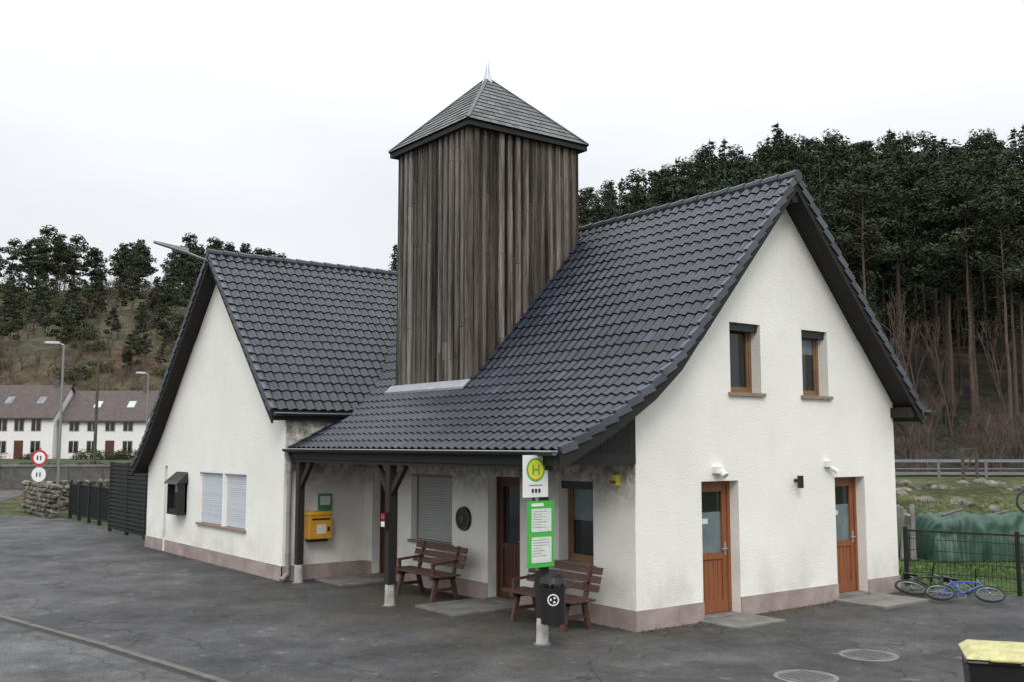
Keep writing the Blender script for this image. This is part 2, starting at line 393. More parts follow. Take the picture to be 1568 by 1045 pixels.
gutter((VX-.02,6.87,3.22),(-7,6.87,3.22))
b.tube((VX+.02,6.87,3.2),(VX+.16,6.87,3.2),.05,.05,10,'gutter')
b.tube((-7.8,-1.79,2.5),(-7.84,-1.70,2.3),.045,.045,10,'pipe'); b.tube((-7.84,-1.70,2.3),(-7.84,-1.70,.16),.045,.045,10,'pipe'); b.tube((-7.84,-1.70,.16),(-7.76,-1.86,.05),.047,.047,10,'pipe')
for z in (.5,1.3,2.1): b.tube((-7.84,-1.70,z),(-7.84,-1.70,z+.03),.055,.055,10,'grey')
b.tube((-16.42,-1.6,2.0),(-16.42,-1.6,.05),.04,.04,8,'pipe')
b.build('gutters_and_downpipe',H)
b=MB(); PY=-1.62
b.box(-7.9,.05,PY-.07,PY+.07,2.30,2.47,'post')
for px in (-7.52,-4.09,-.1):
    b.box(px-.065,px+.065,PY-.065,PY+.065,.36,2.30,'post')
    b.tube((px,PY,.0),(px,PY,.36),.085,.075,16,'base')
    b.tube((px,PY,.0),(px,PY,.03),.12,.12,16,'lgrey')
    for sg in ((1,) if px<-7 else (-1,1) if px<-1 else (-1,)):
        b.beam((px+sg*.03,PY,1.83),(px+sg*.45,PY,2.30),.08,.10,'post')
b.box(-.09,.03,-1.6,-.003,2.36,2.5,'post')
b.box(-4.15,-4.03,-1.6,-.003,2.34,2.46,'post')
for i in range(11):
    x=-7.5+i*.74; b.beam((x,-1.66,2.37),(x,-.02,3.20),.07,.12,'dark')
for j in range(12):
    y0=-1.62+j*.135; y1=y0+.13
    z0=2.5; za=zat(prof,y0)-.2; zb=zat(prof,y1)-.2
    if zb>z0+.02:
        za=max(za,z0+.01)
        b.hull8([(.0,y0,z0),(.03,y0,z0),(.03,y1,z0),(.0,y1,z0),(.0,y0,za),(.03,y0,za),(.03,y1,zb),(.0,y1,zb)],'dark')
b.build('porch_timber_frame',H)
b=MB(); ph=.30
def plx(y0,y1): b.box(0,.018,y0,y1,-.05,ph,'plinth')
def ply(x0,x1,y): b.box(x0,x1,y-.018,y,-.05,ph,'plinth')
plx(-.018,1.38);plx(2.22,4.69);plx(5.55,6.518)
ply(-2.7,0,0);ply(-6.6,-3.6,0);ply(-7.9,-7.6,0)
ply(-14.75,-7.902,-1.78);ply(-16.268,-14.95,-1.78)
b.box(-7.92,-7.902,-1.798,-.02,-.05,ph,'plinth')
b.build('plinth',H)
def PX(s,d,z): return (d,s,z)
def PF(y): return lambda s,d,z:(s,y-d,z)
def bx(b,P,s0,s1,d0,d1,z0,z1,k,c=1.0):
    p=P(s0,d0,z0);q=P(s1,d1,z1); b.box(p[0],q[0],p[1],q[1],p[2],q[2],k,c)
def window(P,s0,s1,z0,z1,name,glass='glass',fr='owood',sill=True,dep=.25,blind=0):
    b=MB(); fw=.06
    bx(b,P,s0,s0+fw,-dep,-dep+.06,z0,z1,fr);bx(b,P,s1-fw,s1,-dep,-dep+.06,z0,z1,fr)
    bx(b,P,s0+fw,s1-fw,-dep,-dep+.06,z1-fw,z1,fr);bx(b,P,s0+fw,s1-fw,-dep,-dep+.06,z0,z0+fw,fr)
    f2=.045;a0,a1,c0,c1=s0+fw,s1-fw,z0+fw,z1-fw
    bx(b,P,a0,a0+f2,-dep,-dep+.045,c0,c1,fr);bx(b,P,a1-f2,a1,-dep,-dep+.045,c0,c1,fr)
    bx(b,P,a0+f2,a1-f2,-dep,-dep+.045,c1-f2,c1,fr);bx(b,P,a0+f2,a1-f2,-dep,-dep+.045,c0,c0+f2,fr)
    bx(b,P,a0+f2,a1-f2,-dep,-dep+.02,c0+f2,c1-f2,glass)
    if blind: bx(b,P,a0+f2,a1-f2,-dep+.02,-dep+.024,c1-f2-blind,c1-f2,'curt')
    if sill: bx(b,P,s0-.06,s1+.06,-.18,.05,z0-.05,z0+.004,'sillw')
    bx(b,P,s0,s1,-dep,-.06,z1-.12,z1-.002,'black')
    b.build(name,H)
window(PX,2.09,2.83,3.45,4.58,'upper_window'); window(PX,3.9,4.6,3.45,4.58,'upper_window_b',blind=.3)
window(PF(0),-1.71,-.9,.85,2.08,'porch_window',blind=.5)
def shutter(P,s0,s1,z0,z1,name,k='shut',dep=.08,rails='white'):
    b=MB(); n=int((z1-z0-.04)/.045); h=(z1-z0-.04)/n
    for i in range(n):
        z=z0+.02+i*h; bx(b,P,s0+.04,s1-.04,-dep,-dep+.022,z,z+h-.006,k,U(.94,1.03))
    bx(b,P,s0+.04,s1-.04,-dep-.01,-dep+.005,z0+.02,z1-.02,k,.5)
    bx(b,P,s0,s0+.04,-dep,-dep+.035,z0,z1,rails);bx(b,P,s1-.04,s1,-dep,-dep+.035,z0,z1,rails)
    bx(b,P,s0-.05,s1+.05,-.07,.05,z0-.045,z0+.003,'sillw')
    bx(b,P,s0,s1,-dep,.008,z1-.04,z1-.002,rails)
    b.build(name,H)
shutter(PF(-1.78),-12.5,-11.08,.86,2.04,'shutter_window');shutter(PF(-1.78),-10.98,-9.76,.86,2.04,'shutter_window_b')
shutter(PF(0),-6.1,-4.7,.85,2.08,'porch_shutter_window','shutg',.16,'sillw')
def door(P,s0,s1,z0,z1,name,dark=False):
    b=MB(); dep=.25; fw=.06; ok='odark' if dark else 'oak'
    bx(b,P,s0,s0+fw,-dep,-dep+.07,z0,z1,ok);bx(b,P,s1-fw,s1,-dep,-dep+.07,z0,z1,ok);bx(b,P,s0+fw,s1-fw,-dep,-dep+.07,z1-fw,z1,ok)
    a0,a1=s0+fw,s1-fw; st=.11; zm=.95
    bx(b,P,a0,a0+st,-dep,-dep+.05,z0+.02,z1-fw,ok);bx(b,P,a1-st,a1,-dep,-dep+.05,z0+.02,z1-fw,ok)
    bx(b,P,a0+st,a1-st,-dep,-dep+.05,z0+.02,z0+.2,ok);bx(b,P,a0+st,a1-st,-dep,-dep+.05,zm-.07,zm+.03,ok)
    bx(b,P,a0+st,a1-st,-dep,-dep+.05,z1-fw-.11,z1-fw,ok)
    n=5
    for i in range(n):
        w=(a1-a0-2*st)/n; bx(b,P,a0+st+i*w+.004,a0+st+(i+1)*w-.004,-dep,-dep+.03,z0+.2,zm-.07,ok)
    bx(b,P,a0+st,a1-st,-dep,-dep+.02,zm+.03,z1-fw-.11,'glass' if dark else 'curt')
    if not dark:
        bx(b,P,a0+st,a1-st,-dep,-dep+.024,z1-fw-.42,z1-fw-.11,'glass')
        bx(b,P,a0+st+.02,a0+st+.2,-dep+.02,-dep+.03,1.42,1.5,'paper')
    hx=a1-.05
    p=P(hx,-dep+.05,1.03);q=P(hx,-dep+.10,1.03);r=P(hx-.12,-dep+.10,1.03)
    b.tube(p,q,.01,k='zinc',n=8);b.tube(q,r,.01,k='zinc',n=8)
    bx(b,P,hx-.02,hx+.02,-dep+.05,-dep+.056,.93,1.13,'zinc')
    bx(b,P,s0,s1,-dep,.06,z0-.03,z0+.012,'lgrey')
    b.build(name,H)
door(PX,1.38,2.22,.05,2.08,'gable_door');door(PX,4.69,5.55,.08,2.08,'gable_door_b')
door(PF(0),-3.6,-2.7,.05,2.1,'porch_door',dark=True);door(PF(0),-7.6,-6.6,.05,2.1,'porch_door_b',dark=True)
b=MB(); b.box(-14.94,-14.76,-1.55,-1.5,.32,2.1,'black'); b.build('slot_recess_panel',H)
b=MB()
b.box(0.0,.10,1.62,1.86,2.2,2.3,'white'); b.tube((.08,1.74,2.24),(.16,1.74,2.16),.05,.06,10,'white')
b.box(0,.08,4.40,4.55,2.26,2.36,'white'); b.tube((.05,4.5,2.26),(.12,4.6,2.18),.035,.045,10,'white')
b.tube((0,3.62,2.05),(.10,3.62,2.05),.03,.03,8,'black'); b.tube((.11,3.62,1.93),(.11,3.62,2.13),.05,.05,12,'black')
b.box(-.40,-.30,-.09,0,2.05,2.2,'hyel'); b.box(-.395,-.305,-.1,-.09,2.07,2.12,'owood')
b.build('wall_lamps',H)
b=MB(); b.tube((-4.30,0,1.34),(-4.30,-.05,1.34),.215,.20,28,'black'); b.ring((-4.30,-.05,1.34),(0,1,0),.19,.015,'iron'); b.tube((-4.30,-.05,1.34),(-4.30,-.07,1.34),.06,.05,16,'iron')
for q in range(3): b.ring((-4.36+.06*q,-.055,1.30+.05*(q%2)),(0,1,0),.05,.01,'iron',n=14)
b.build('round_relief_plaque',H)
b=MB(); b.box(-7.9,-7.87,-1.06,-.76,1.34,1.66,'dgreen'); b.box(-7.87,-7.862,-1.02,-.80,1.44,1.62,'paper'); b.build('green_notice_plate',H,bevel=.004)
b=MB(); b.tube((-11.42,-2.0,6.72),(-11.42,-2.75,6.92),.028,.028,8,'grey')
b.hull8([(-11.50,-2.6,6.86),(-11.34,-2.6,6.86),(-11.36,-3.35,7.02),(-11.48,-3.35,7.02),(-11.49,-2.6,6.98),(-11.35,-2.6,6.98),(-11.37,-3.35,7.07),(-11.47,-3.35,7.07)],'grey')
b.build('gable_street_light_arm',H,bevel=.01)
# ------------------------------------------------------------------ tower
TX0,TX1,TY0,TY1=-7.30,-4.68,.34,3.02; TZ=8.68
b=MB()
b.box(TX0+.06,TX1-.06,TY0+.06,TY1-.06,3.4,TZ,'dark')
def boards(face):
    if face in('f','k'): a0,a1=TX0,TX1
    else: a0,a1=TY0,TY1
    a=a0; i=0
    while a<a1-.04:
        top=(i%2==1)
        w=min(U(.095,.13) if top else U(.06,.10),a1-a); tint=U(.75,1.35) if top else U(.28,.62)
        warm=U(-.02,.05)+(.035 if face=='r' else 0); c=(tint*(1+warm),tint,tint*(1-warm))
        if R()<.12: c=tuple(x*.5 for x in c)
        off=.03 if top else .0
        g=.004
        cuts=[3.3]+sorted([U(4.2,8.3) for _ in range(random.choice((0,1,2)))])+[TZ]
        for z0_,z1_ in zip(cuts[:-1],cuts[1:]):
            k=U(.82,1.15)
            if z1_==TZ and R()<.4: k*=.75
            cc=tuple(x*k for x in c)
            o1=off+U(0,.008)
            lean=U(-.006,.006)
            if face=='f': p=[(a+g,TY0-o1),(a+w-g,TY0-o1+lean)]; q=[(a+w-g,TY0+.06),(a+g,TY0+.06)]
            elif face=='k': p=[(a+g,TY1+o1),(a+w-g,TY1+o1)]; q=[(a+w-g,TY1-.06),(a+g,TY1-.06)]
            elif face=='r': p=[(TX1+o1,a+g),(TX1+o1+lean,a+w-g)]; q=[(TX1-.06,a+w-g),(TX1-.06,a+g)]
            else: p=[(TX0-o1,a+g),(TX0-o1,a+w-g)]; q=[(TX0+.06,a+w-g),(TX0+.06,a+g)]
            pp=p+q
            b.hull8([(x,y,z0_) for x,y in pp]+[(x,y,z1_-.006) for x,y in pp],'board',cc)
        a+=w; i+=1
for f_ in 'frkl': boards(f_)
o=b.build('tower_board_cladding',H); fixn(o)
b=MB()
zf=zat(prof,TY0)
b.hull8([(TX0-.12,TY0-.20,zf-.135),(TX1+.10,TY0-.20,zf-.135),(TX1+.10,TY0-.04,zf+.02),(TX0-.12,TY0-.04,zf+.02),(TX0-.12,TY0-.20,zf-.09),(TX1+.10,TY0-.20,zf-.09),(TX1+.10,TY0-.04,zf+.05),(TX0-.12,TY0-.04,zf+.05)],'zinc')
b.build('tower_flashing',H)
e=.15; ez=8.70; ap=Vector(((TX0+TX1)/2,(TY0+TY1)/2,10.22))
cs=[Vector((TX0-e,TY0-e,ez)),Vector((TX1+e,TY0-e,ez)),Vector((TX1+e,TY1+e,ez)),Vector((TX0-e,TY1+e,ez))]
b=MB(); b.box(TX0-e+.02,TX1+e-.02,TY0-e+.02,TY1+e-.02,ez-.10,ez,'dark')
for s_ in range(4):
    A,B=cs[s_],cs[(s_+1)%4]; n=((B-A).cross(ap-A)).normalized()
    b.poly([A,B,ap],'dark')
    rows=13
    for r in range(rows):
        t0=r/rows;t1=min((r+1.25)/rows,1)
        a0=A.lerp(ap,t0);b0=B.lerp(ap,t0);a1=A.lerp(ap,t1);b1=B.lerp(ap,t1)
        w0=(b0-a0).length; m=max(1,int(w0/.17))
        for j in range(m):
            u0=j/m;u1=(j+1)/m-.006/max(w0,.05); sh=(.5/m if r%2 else 0)
            u0=min(1,max(0,u0+sh if j else 0));u1=min(1,u1+sh)
            if u1-u0<.02: continue
            p=[a0.lerp(b0,u0)+n*.028,a0.lerp(b0,u1)+n*.028,a1.lerp(b1,u1)+n*.010,a1.lerp(b1,u0)+n*.010]
            q=[x-n*.008 for x in p]
            b.hull8(q+p,'slate',U(.6,1.35))
for c_ in cs: b.beam(c_+Vector((0,0,.03)),ap+Vector((0,0,.02)),.07,.03,'slate',.8)
b.build('tower_slate_roof',H)
b=MB(); b.tube(ap-Vector((0,0,.12)),ap+Vector((0,0,.10)),.14,.05,12,'zinc'); b.tube(ap+Vector((0,0,.10)),ap+Vector((0,0,.42)),.05,.008,10,'zinc'); b.build('tower_finial',H)
b=MB()
def slabp(x0,x1,y0,y1,z=.05): b.box(x0,x1,y0,y1,0,z,'lgrey')
slabp(-3.75,-2.6,-1.35,-.1);slabp(-7.7,-6.6,-1.2,-.1);slabp(.03,.75,1.25,2.35,.045);slabp(.03,1.0,4.5,5.8,.06)
b.build('entrance_slabs',bevel=.008)
# ------------------------------------------------------------------ street furniture
def bench(x0,x1,name):
    E=empty(name,((x0+x1)/2,-.62,0)); L=(x1-x0)/2
    b=MB()
    for i in range(4): y=-.27+i*.115; b.box(-L,L,y,y+.095,.43,.465,'bench')
    b.build('seat',E,bevel=.006)
    b=MB()
    for i in range(3):
        z=.55+i*.12;y=.20+i*.035; b.hull8([(-L,y,z),(L,y,z),(L,y+.03,z),(-L,y+.03,z),(-L,y+.027,z+.095),(L,y+.027,z+.095),(L,y+.057,z+.095),(-L,y+.057,z+.095)],'bench')
    b.build('backrest',E,bevel=.006)
    b=MB()
    for x in (-L+.25,L-.25):
        b.beam((x,-.24,.0),(x,-.14,.43),.07,.06,'bench',up=(1,0,0)); b.beam((x,.26,0),(x,.15,.43),.07,.06,'bench',up=(1,0,0))
        b.beam((x,-.27,.40),(x,.22,.40),.06,.06,'bench'); b.beam((x,.17,.38),(x,.31,.90),.06,.05,'bench',up=(1,0,0))
        b.beam((x,-.19,.2),(x,.21,.2),.05,.05,'bench')
        b.beam((x,-.25,.62),(x,.24,.66),.05,.035,'bench'); b.beam((x,-.22,.44),(x,-.22,.61),.05,.05,'bench')
    b.build('frame',E)
bench(-5.35,-3.75,'park_bench');bench(-2.0,-.35,'park_bench.001')
E=empty('bus_stop_sign',(0,0,0)); b=MB()
X=.045
b.box(X-.01,X,-2.05,-1.63,1.95,2.50,'white'); 
def disc(b,c,r,k,x,n=32,r0=0):
    for j in range(n):
        t0=2*math.pi*j/n;t1=2*math.pi*(j+1)/n
        p=[(x,c[0]+r*math.cos(t0),c[1]+r*math.sin(t0)),(x,c[0]+r*math.cos(t1),c[1]+r*math.sin(t1))]
        if r0>0: b.poly(p+[(x,c[0]+r0*math.cos(t1),c[1]+r0*math.sin(t1)),(x,c[0]+r0*math.cos(t0),c[1]+r0*math.sin(t0))],k)
        else: b.poly(p+[(x,c[0],c[1])],k)
cc=(-1.84,2.31)
disc(b,cc,.155,'green',X+.003,r0=.128);disc(b,cc,.128,'hyel',X+.004)
for (y0,y1,z0,z1) in ((-1.90,-1.878,2.245,2.375),(-1.802,-1.78,2.245,2.375),(-1.878,-1.802,2.30,2.322)): b.box(X+.002,X+.009,y0,y1,z0,z1,'green')
for i in range(3): b.box(X+.003,X+.006,-1.91+i*.055,-1.875+i*.055,2.01,2.06,'black')
b.box(X,X+.003,-1.93,-1.75,1.995,2.075,'white')
b.box(X,X+.004,-1.95,-1.73,2.10,2.112,'grey')
b.box(X-.02,X+.01,-1.97,-1.54,1.04,1.90,'green')
for z0,z1 in ((1.50,1.80),(1.10,1.43)):
    b.box(X+.01,X+.016,-1.92,-1.59,z0,z1,'paper')
    for i in range(7): b.box(X+.016,X+.018,-1.90,-1.90+U(.12,.28),z1-.04-i*.034,z1-.034-i*.034,'grey')
b.box(X+.01,X+.016,-1.92,-1.72,1.83,1.87,'white')
b.tube((.015,-1.80,1.0),(.015,-1.80,2.52),.022,k='grey'); b.build('panels',E)
E=empty('litter_bin',(.22,-1.70,0)); b=MB()
n=24
for z0,z1,r0,r1 in ((.34,.78,.155,.165),(.78,.80,.175,.175),(.86,.93,.175,.155)):
    b.tube((0,0,z0),(0,0,z1),r0,r1,n,'black')
for t in (.4,2.5,4.6): b.tube((.14*math.cos(t),.14*math.sin(t),.79),(.14*math.cos(t),.14*math.sin(t),.87),.02,k='black',n=6)
b.tube((0,0,.93),(0,0,.96),.155,.10,n,'black')
b.tube((-.15,.03,.62),(-.28,.06,.62),.03,k='grey')
dv=Vector((.79,-.61,0)); s_=Vector((.61,.79,0))
f=lambda t,r:dv*.172+s_*math.cos(t)*r+Vector((0,0,.66+math.sin(t)*r))
for j in range(24):
    t0=2*math.pi*j/24;t1=2*math.pi*(j+1)/24
    b.poly([f(t0,.075),f(t1,.075),f(t1,.06),f(t0,.06)],'white')
for q in range(3):
    t=q*2.1+.5; b.poly([f(t,.045),f(t+.9,.045),f(t+.9,.02),f(t,.02)],'white')
b.build('bin_body',E)
E=empty('mailbox'); b=MB(); b.box(-7.9,-7.64,-1.36,-.86,.80,1.26,'yellow')
b.hull8([(-7.9,-1.38,1.26),(-7.62,-1.38,1.26),(-7.62,-.84,1.26),(-7.9,-.84,1.26),(-7.9,-1.36,1.33),(-7.68,-1.34,1.33),(-7.68,-.88,1.33),(-7.9,-.86,1.33)],'yellow')
b.build('mailbox_body',E,bevel=.02); b=MB(); b.box(-7.64,-7.632,-1.2,-1.0,.9,1.08,'paper'); b.box(-7.64,-7.63,-1.3,-.92,1.17,1.2,'black'); b.box(-7.64,-7.631,-.97,-.92,.95,1.03,'black'); b.box(-7.9,-7.75,-1.3,-.9,.74,.80,'black');b.build('mailbox_details',E)
E=empty('small_post_box'); b=MB(); b.box(-4.16,-4.02,-1.76,-1.69,1.28,1.52,'black'); b.box(-4.14,-4.04,-1.77,-1.76,1.42,1.50,'red'); b.box(-4.14,-4.04,-1.77,-1.76,1.30,1.38,'white'); b.build('box',E)
E=empty('notice_display_case'); b=MB()
x0,x1=-14.05,-13.30; y=-1.78
b.box(x0,x1,y-.22,y,.98,1.03,'black');b.box(x0,x0+.05,y-.22,y,1.03,1.72,'black');b.box(x1-.05,x1,y-.22,y,1.03,1.72,'black')
b.box(x0,x1,y-.05,y,1.03,1.72,'paper')
b.hull8([(x0-.08,y-.30,1.70),(x1+.08,y-.30,1.70),(x1+.08,y,1.74),(x0-.08,y,1.74),(x0-.04,y-.26,1.76),(x1+.04,y-.26,1.76),(x1+.02,y,1.98),(x0-.02,y,1.98)],'black')
b.box(x0+.05,x1-.05,y-.2,y-.18,1.03,1.12,'black'); b.box(x0+.2,x0+.5,y-.12,y-.06,1.1,1.5,'black')
b.build('case',E)
for i,(x,y) in enumerate(((2.9,1.2),(3.17,-.41))):
    E=empty('manhole_cover' if i==0 else 'manhole_cover.001',(x,y,0)); b=MB()
    b.tube((0,0,0),(0,0,.022),.36,.36,40,'lgrey'); b.tube((0,0,0),(0,0,.027),.30,.30,40,'iron')
    for k_ in range(-3,4): b.box(-.22,.22,k_*.065-.012,k_*.065+.012,.02,.032,'iron')
    b.build('cover',E)
for i,(x,y) in enumerate(((6.22,-1.90),(6.72,-1.55))):
    E=empty('wheelie_bin' if i==0 else 'wheelie_bin.001',(x,y,0),math.radians(35)); b=MB()
    b.hull8([(-.2,-.22,.06),(.2,-.22,.06),(.2,.22,.06),(-.2,.22,.06),(-.27,-.30,.93),(.27,-.30,.93),(.27,.30,.93),(-.27,.30,.93)],'black'); b.box(-.29,.29,-.32,.32,.90,.94,'black'); b.build('body',E,bevel=.02)
    b=MB(); b.hull8([(-.29,-.33,.945),(.29,-.33,.945),(.29,.33,.945),(-.29,.33,.945),(-.22,-.25,1.0),(.22,-.25,1.0),(.22,.28,1.0),(-.22,.28,1.0)],'ylid'); b.box(-.12,.12,-.36,-.30,.94,.965,'ylid'); b.build('lid',E,bevel=.03)
    b=MB(); b.tube((-.26,.28,.1),(-.20,.28,.1),.1,k='rubber',n=16);b.tube((.2,.28,.1),(.26,.28,.1),.1,k='rubber',n=16); b.tube((-.25,.36,.93),(.25,.36,.93),.015,k='black'); b.build('wheels_and_handle',E)
E=empty('wire_mesh_fence'); b=MB()
p0=Vector((-.25,7.15,0));p1=Vector((5.2,8.75,0)); n=3
for i in range(n+1):
    p=p0.lerp(p1,i/n); b.box(p.x-.03,p.x+.03,p.y-.03,p.y+.03,0,1.12,'fence')
for z in (.08,.3,.5,.7,.9,1.05): b.beam(p0+Vector((0,0,z)),p1+Vector((0,0,z)),.012 if z<1 else .035,.012 if z<1 else .035,'fence')
L=(p1-p0).length
for i in range(int(L/.07)):
    p=p0.lerp(p1,i*.07/L); b.beam(p+Vector((0,0,.05)),p+Vector((0,0,1.05)),.005,.005,'fence')
b.build('fence_panels',E)
def bike(name,loc,rz,tilt,fr,sc=.75):
    E=empty(name,loc); E.rotation_euler=(tilt,0,rz); E.scale=(sc,)*3
    b=MB(); r=.30
    for x in(-.48,.48):
        b.ring((x,0,r),(0,1,0),r-.02,.026,'rubber'); b.ring((x,0,r),(0,1,0),r-.055,.01,'grey',m=4)
        for j in range(12):
            t=j*math.pi/6; b.tube((x,0,r),(x+(r-.05)*math.cos(t),0,r+(r-.05)*math.sin(t)),.0025,k='grey',n=4,cap=False)
        b.tube((x,-.03,r),(x,.03,r),.02,k='grey')
    b.build('wheels',E)
    b=MB(); bb=(-.05,0,.28);st=(-.2,0,.72);hd=(.33,0,.74);hd2=(.36,0,.62)
    for p,q in ((bb,st),(st,hd),(bb,hd2),(bb,(-.48,.05,r)),(st,(-.48,.05,r)),(hd,(.48,.0,r))): b.tube(p,q,.019,k=fr,n=8)
    b.tube(hd,(.30,0,.86),.014,k='grey'); b.tube((.28,-.26,.88),(.28,.26,.88),.013,k='black'); 
    b.tube(st,(-.23,0,.80),.014,k='grey'); b.hull8([(-.36,-.07,.80),(-.08,-.02,.80),(-.08,.02,.80),(-.36,.07,.80),(-.36,-.07,.84),(-.08,-.015,.84),(-.08,.015,.84),(-.36,.07,.84)],'black')
    b.ring((-.05,.05,.28),(0,1,0),.08,.008,'grey'); b.tube((-.05,-.1,.28),(.05,-.1,.2),.01,k='black');b.tube((-.05,.1,.28),(-.15,.1,.36),.01,k='black')
    b.build('frame',E)
bike('bicycle',(.85,6.45,.07),math.radians(60),math.radians(-72),'black',.9)
bike('bicycle.001',(1.5,6.05,.07),math.radians(35),math.radians(-66),'blue',.8)
# tarp pile
x,y=W(12.0,24.0); E=empty('tarp_covered_pile',(x,y,0),math.radians(53)); b=MB(); NX,NY=110,50
for j in range(NY+1):
    for i in range(NX+1):
        u=i/NX;v=j/NY; ex=min(1,u/.05,(1-u)/.05);ey=min(1,v/.16,(1-v)/.16)
        h=1.02*(max(0,ex)**.35)*(max(0,ey)**.4)
        h*= .88+.16*noise.noise(Vector((u*5,v*3,2)))+.10*noise.noise(Vector((u*14,v*5,5)))+.05*(1-abs(noise.noise(Vector((u*28+v*6,v*10,9))))*2)
        b.v.append(((u-.5)*5.0+.1*noise.noise(Vector((u*9,v*9,0))),(v-.5)*1.8+.16*noise.noise(Vector((u*24,h*3,1))),max(0,h)+.02))
for j in range(NY):
    for i in range(NX):
        q=j*(NX+1)+i; b.f.append((q,q+1,q+NX+2,q+NX+1)); b.m.append(b.mi('tarp')); b.c.append(1.0)
b.build('tarp',E,smooth=True)
b=MB()
for q in range(5): b.tube((-2.9+U(-.15,.15),U(-.5,.3),.0),(-2.75+U(-.15,.15),U(-.5,.3),U(.9,1.25)),.07,.06,10,'lgrey')
for q in range(4): b.beam((-2.0+q*1.1,-.2,.98),(-1.3+q*1.1,.3,1.05+.06*R()),.08,.05,'kerb')
b.build('stacked_pipes',E)
bx_,by_=W(12.6,24.0); bike('bicycle.002',(bx_,by_,1.0),math.radians(53),math.radians(-12),'black',.95)
def rocks(name,pts,mn,mx,sy=1.0,flat=1.0,rot=True):
    bm0=bmesh.new(); bmesh.ops.create_icosphere(bm0,subdivisions=2,radius=1); base=[v.co.copy() for v in bm0.verts]; fs=[tuple(v.index for v in f.verts) for f in bm0.faces]; bm0.free()
    b=MB()
    for p in pts:
        s_=U(mn,mx); o_=Vector((U(0,99),U(0,99),0)); sc=Vector((U(.8,1.4),U(.7,1.2)*sy,U(.5,.9)*flat))*s_; rz=Matrix.Rotation(U(0,6.3) if rot else U(-.15,.15),3,'Z'); i=len(b.v); c=U(.5,1.4); c=(c,c*U(.93,1.0),c*U(.82,.98))
        for v in base:
            k=1+.45*noise.noise(v*1.3+o_); m_=max(abs(v.x),abs(v.y),abs(v.z)); k*=(1 if rot else .6/m_+.4)
            w=rz@Vector((v.x*sc.x*k,v.y*sc.y*k,v.z*sc.z*k)); b.v.append((p[0]+w.x,p[1]+w.y,p[2]+w.z))
        for f in fs: b.f.append(tuple(i+j for j in f)); b.m.append(b.mi('stone')); b.c.append(c)
    b.build(name)
pts=[]
for i in range(330):
    S=U(12,34);F=U(33,38); 
    if noise.noise(Vector((S*.4,F*.5,3)))<-.1: continue
    x,y=W(S,F); pts.append((x,y,terr(S,F)-.05))
rocks('rubble_bank',pts,.10,.30)
E=empty('road_guard_rail'); b=MB()
P=[]
for i in range(24):
    S=10+i*2.0;F=43; x,y=W(S,F); z=terr(S,F); P.append(Vector((x,y,z)))
for i,p in enumerate(P):
    b.box(p.x-.04,p.x+.04,p.y-.04,p.y+.04,p.z-.2,p.z+.72,'grey')
    if i: 
        b.beam(P[i-1]+Vector((0,0,.68)),p+Vector((0,0,.68)),.05,.12,'grey')
        b.beam(P[i-1]+Vector((0,0,.35)),p+Vector((0,0,.35)),.03,.04,'grey')
b.build('rail',E)
b=MB()
for i in range(20):
    S0=8+i*3;S1=S0+3
    b.poly([(*W(S0,43.6),terr(S0,43.6)+.06),(*W(S1,43.6),terr(S1,43.6)+.06),(*W(S1,48.6),terr(S1,48.6)+.06),(*W(S0,48.6),terr(S0,48.6)+.06)],'road')
b.build('valley_road')
E=empty('climbing_frame'); b=MB(); x,y=W(17.7,40); x2,y2=W(18.25,40)
z=terr(17.9,40)
for a,c in((x,y),(x2,y2)): b.box(a-.05,a+.05,c-.05,c+.05,z-.2,z+1.25,'bark')
for q in(.5,.85,1.2): b.beam((x,y,z+q),(x2,y2,z+q),.05,.07,'bark')
b.beam((x,y,z+.2),(x2,y2,z+1.2),.04,.05,'bark')
b.build('frame',E)
E=empty('dark_slat_screen'); b=MB()
for i in range(4): b.box(-21.6+i*1.7-.05,-21.6+i*1.7+.05,-1.25,-1.15,0,2.1,'fence')
for i in range(17): b.box(-21.6,-16.45,-1.24,-1.2,.1+i*.118,.19+i*.118,'fence')
b.box(-21.6,-16.45,-1.18,-1.17,.1,2.05,'black'); b.build('slats',E)
E=empty('picket_metal_fence'); b=MB()
for i in range(6): 
    x=-28+i*1.25; b.box(x-.05,x+.05,-.85,-.75,0,1.35,'fence')
for z in (.15,1.2): b.box(-28,-21.7,-.82,-.78,z,z+.05,'fence')
for i in range(62): x=-28+i*.1; b.box(x-.012,x+.012,-.812,-.788,.15,1.25,'fence')
b.build('pickets',E)
pts=[]
for r_ in range(7):
    z=.08+r_*.17
    for q in range(18-r_//2):
        pts.append((-28.3-.28*q-(.12 if r_%2 else 0)-.05*r_,-1.3+U(-.03,.03)+.03*r_,z))
    for q in range(14):
        pts.append((-33.25+U(-.03,.03),-1.2+q*.28+(.12 if r_%2 else 0),z))
rocks('stone_wall',pts,.145,.175,.9,.75,False)
E=empty('concrete_parapet_wall'); b=MB()
for i in range(16):
    S0=-42+i*2.0; p=Vector((*W(S0,60),0));q=Vector((*W(S0+1.97,60),0))
    b.beam(p+Vector((0,0,.65)),q+Vector((0,0,.65)),.3,1.3,'kerb'); b.beam(p+Vector((0,0,1.36)),q+Vector((0,0,1.36)),.4,.12,'lgrey')
b.build('wall_segments',E)
